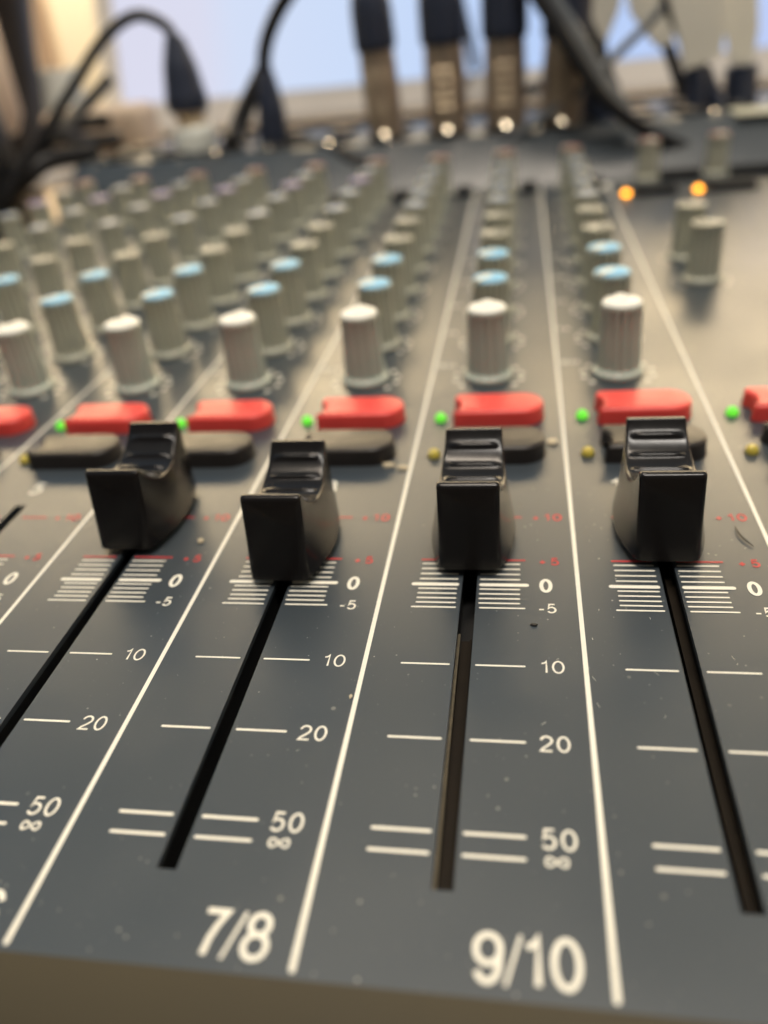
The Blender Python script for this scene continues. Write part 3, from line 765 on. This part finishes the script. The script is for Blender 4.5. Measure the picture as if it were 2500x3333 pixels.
# dark tangle at the left rear
for i, (pp, r, lab) in enumerate((
    (((235, 172, 400), (180, 232, 380), (120, 290, 350), (60, 340, 335), (20, 420, 325), (-30, 520, 320)), 3.2, 'thick black cable coming down left between pale wall and laptop'),
    (((260, 300, 395), (200, 305, 385), (150, 298, 365), (105, 305, 350), (60, 360, 340), (10, 430, 330)), 3.4, 'black cable bowing low past the pale ovals at left'),
    (((210, 330, 360), (150, 338, 350), (95, 352, 340), (50, 390, 332), (0, 440, 326)), 4.6, 'black cable lying along the rear panel at the left edge'),
    (((235, 262, 400), (205, 262, 395), (170, 270, 385), (120, 300, 370)), 3.6, 'short black strap crossing the tangle at left'))):
    base = at(*pp[-1][:2], Y=pp[-1][2]); o = bmesh.new(); tube(o, [at(x, y, Y=Y) - base for x, y, Y in pp], r)
    ob = build('loose_cable', o, 'cable', None, loc=base); tag(ob, lab, 'cable', 'loose cables at the left rear')
bm = bmesh.new(); lathe(bm, [(28, 0), (33, 6), (34, 60), (30, 88), (16, 102), (.01, 105)], 32, cap1=False)
o = build('foam_windscreen', bm, 'cable', None, loc=at(10, 450, Y=330) + Vector((-26, 0, -30))); tag(o, 'dark rounded foam cover at the left edge behind the knobs', 'foam cover')

# ================================================================== BACKGROUND
lap = empty('laptop', 'silver laptop with a bright pale blue screen standing open behind the console', 'laptop', None, loc=(0, 560, 4))
def quadbox(name, key, parent, x0, x1, p, qv, th, base, **kw):
    """slab between lines p and qv (each a (y, z) pair) with thickness th backwards"""
    b = bmesh.new(); (ya, za), (yb_, zb) = p, qv
    d = Vector((0, yb_ - ya, zb - za)).normalized(); nn = Vector((0, d.z, -d.y)) * th
    c = [Vector((x0, ya, za)), Vector((x1, ya, za)), Vector((x1, yb_, zb)), Vector((x0, yb_, zb))]
    v = [b.verts.new(k_ - base) for k_ in c] + [b.verts.new(k_ + nn - base) for k_ in c]
    for f in ((0, 1, 2, 3), (7, 6, 5, 4), (0, 4, 5, 1), (1, 5, 6, 2), (2, 6, 7, 3), (3, 7, 4, 0)): b.faces.new([v[i] for i in f])
    return build(name, b, key, parent, smooth=False, **kw)
LB = Vector((0, 560, 4)); sl = .30
L = lambda z: (562 + (z - 6) * sl, z)
quadbox('lid', 'alu', lap, -238, 276, L(7), L(170), 6, LB, bevel=1.5)
b = bmesh.new()
for x0, x1, z0, z1 in ((-224, 262, 26, 158),):
    (ya, za), (yb_, zb) = L(z0), L(z1)
    b.faces.new([b.verts.new(Vector(p) - LB) for p in ((x0, ya - .6, za), (x1, ya - .6, za), (x1, yb_ - .6, zb), (x0, yb_ - .6, zb))])
build('display', b, 'screen', lap, smooth=False)
quadbox('bezel_highlight', 'alu', lap, -238, 276, (557.5, 7.5), (557.9, 13.5), 3, LB, bevel=.8)
b = bmesh.new(); tube(b, [Vector((-236, 557, 4.0)) - LB, Vector((20, 557, 4.0)) - LB, Vector((274, 557, 4.0)) - LB], 2.4, 16); build('hinge', b, 'black2', lap)
b = bmesh.new(); box(b, -240, 278, -140, -3, -8, -1.5); build('keyboard_deck', b, 'alu', lap, bevel=1.2)
# speaker grilles: perforations as small dark discs
for gx0, gx1 in ((-226, -150), (118, 262)):
    b = bmesh.new()
    nx = int((gx1 - gx0) / 4.2)
    for i in range(nx):
        for j in range(24):
            px, py = gx0 + i * 4.2 + (2.1 if j % 2 else 0), -104 + j * 3.9
            b.faces.new([b.verts.new((px + 1.1 * math.cos(a), py + 1.1 * math.sin(a), -1.4)) for a in [PI / 3 * t for t in range(6)]])
    build('speaker_grille', b, 'gap', lap, smooth=False)
b = bmesh.new()
for r_ in range(5):
    for i in range(12): box(b, -128 + i * 19.2, -128 + i * 19.2 + 16, -98 + r_ * 18, -98 + r_ * 18 + 14, -1.5, .2)
build('keyboard', b, 'black2', lap, smooth=False)

bm = bmesh.new(); box(bm, -1500, 1500, -300, 900, -70, -50)
tag(build('desk', bm, 'desk', None, smooth=False), 'warm brown desk top under the console and laptop', 'desk')
bm = bmesh.new(); box(bm, -3000, 3000, 1250, 1270, -900, 640)
tag(build('wall', bm, 'wall', None, smooth=False), kind='structure')
bm = bmesh.new(); lathe(bm, [(13, 0), (17, 3), (21, 30), (22, 34), (20, 34), (15, 4), (.01, 4)], 32, cap1=False)
o = build('mug', bm, 'white', None, loc=at(135, 275, Y=520) + Vector((0, 0, 0))); tag(o, 'white cup blurred in front of the cream wall at upper left', 'mug')
for i, (x, y, s, lab) in enumerate(((245, 160 + 80, 15, None),)): pass
bm = bmesh.new(); a_ = at(38, 0, Y=900); b_ = at(88, 290, Y=900); box(bm, 0, 34, 0, 14, -160, 260)
tag(build('door_frame', bm, 'skinny', None, loc=(at(52, 100, Y=900).x, 900, 0), bevel=2), 'beige upright door frame blurred at the upper left, beside the bright wall', 'door frame')
bm = bmesh.new(); tube(bm, [at(-25, 0 - 60, Y=480) , at(-5, 100, Y=480), at(12, 200, Y=480), at(22, 330, Y=470), at(20, 430, Y=460)], 22)
o = build('lamp_post', bm, 'black2', None); tag(o, 'dark blurred upright post at the left edge', 'post')
bm = bmesh.new(); lathe(bm, [(26, 0), (31, 10), (31, 58), (24, 72), (.01, 75)], 28, cap1=False)
o = build('pale_jar', bm, 'skinny', None, loc=at(-62, 300, Y=420)); tag(o, 'pale rounded jar cut by the left edge', 'jar')
bm = bmesh.new(); box(bm, -30, 30, -14, 14, 0, 24)
o = build('folded_cloth', bm, 'skinny', None, loc=at(235, 330, Y=430), bevel=5); tag(o, 'beige folded cloth behind the left cable tangle', 'cloth')

# ================================================================== CRUMBS, HAIR
bm = bmesh.new()
for i in range(26):
    x_, y_ = (random.uniform(10, 92), random.uniform(-8, 72)) if i % 2 else (random.gauss(64, 9), random.gauss(30, 12))
    if any(abs(x_ - s_) < 2.6 for s_ in slots): continue
    a_ = random.uniform(0, 6.28); l_ = random.uniform(.2, .75); k_ = random.uniform(-.6, .6)
    tube(bm, [(x_ + l_ * (t - .5) * math.cos(a_) - k_ * l_ * (t - .5) ** 2 * math.sin(a_), y_ + l_ * (t - .5) * math.sin(a_) + k_ * l_ * (t - .5) ** 2 * math.cos(a_), .12) for t in (0, .33, .66, 1)], random.uniform(.012, .026), 6, 3)
lint = build('lint', bm, 'tape', None); tag(lint, 'fine pale lint fibres scattered over the fader panel', 'lint', kind='stuff')
def crumb(x, y, sx, sy, h, label, key='dirt'):
    b = bmesh.new(); n = 11
    o = [(sx * math.cos(2 * PI * i / n) * random.uniform(.65, 1.2), sy * math.sin(2 * PI * i / n) * random.uniform(.65, 1.2)) for i in range(n)]
    prism(b, o, .02, h)
    bmesh.ops.bevel(b, geom=[e for e in b.edges if all(v.co.z > h - .01 for v in e.verts)], offset=h * .4, segments=2, affect='EDGES')
    ob = build('crumb', b, key, None, loc=(x, y, 0)); tag(ob, label, 'crumb', 'crumbs on the panel')
crumb(35.0, 74.4, 1.2, .7, .5, 'long pale crumb below the black button of channel 7/8')
crumb(37.6, 73.4, 1.0, .6, .4, 'small pale crumb left of the divider, beside the long crumb')
crumb(62.9, 82.2, .9, 1.2, .5, 'tan crumb right of the black button of channel 9/10')
crumb(9.1, 51.0, .45, .6, .4, 'round tan crumb between the two left fader caps')
crumb(59.2, 32.9, .45, .25, .25, 'tiny black crumb below the figure -5 of channel 9/10', 'hair')
crumb(38.3, 19.5, .2, .35, .2, 'tiny tan crumb beside the figure 20 of channel 7/8')
bm = bmesh.new(); tube(bm, [(87.5, 55.4, .2), (87.5, 53.6, .35), (87.9, 52.0, .3), (88.8, 50.3, .2)], [.05, .12, .12, .05], 8)
tag(build('hair', bm, 'hair', None), 'short dark curved hair lying right of the rightmost fader cap', 'hair')
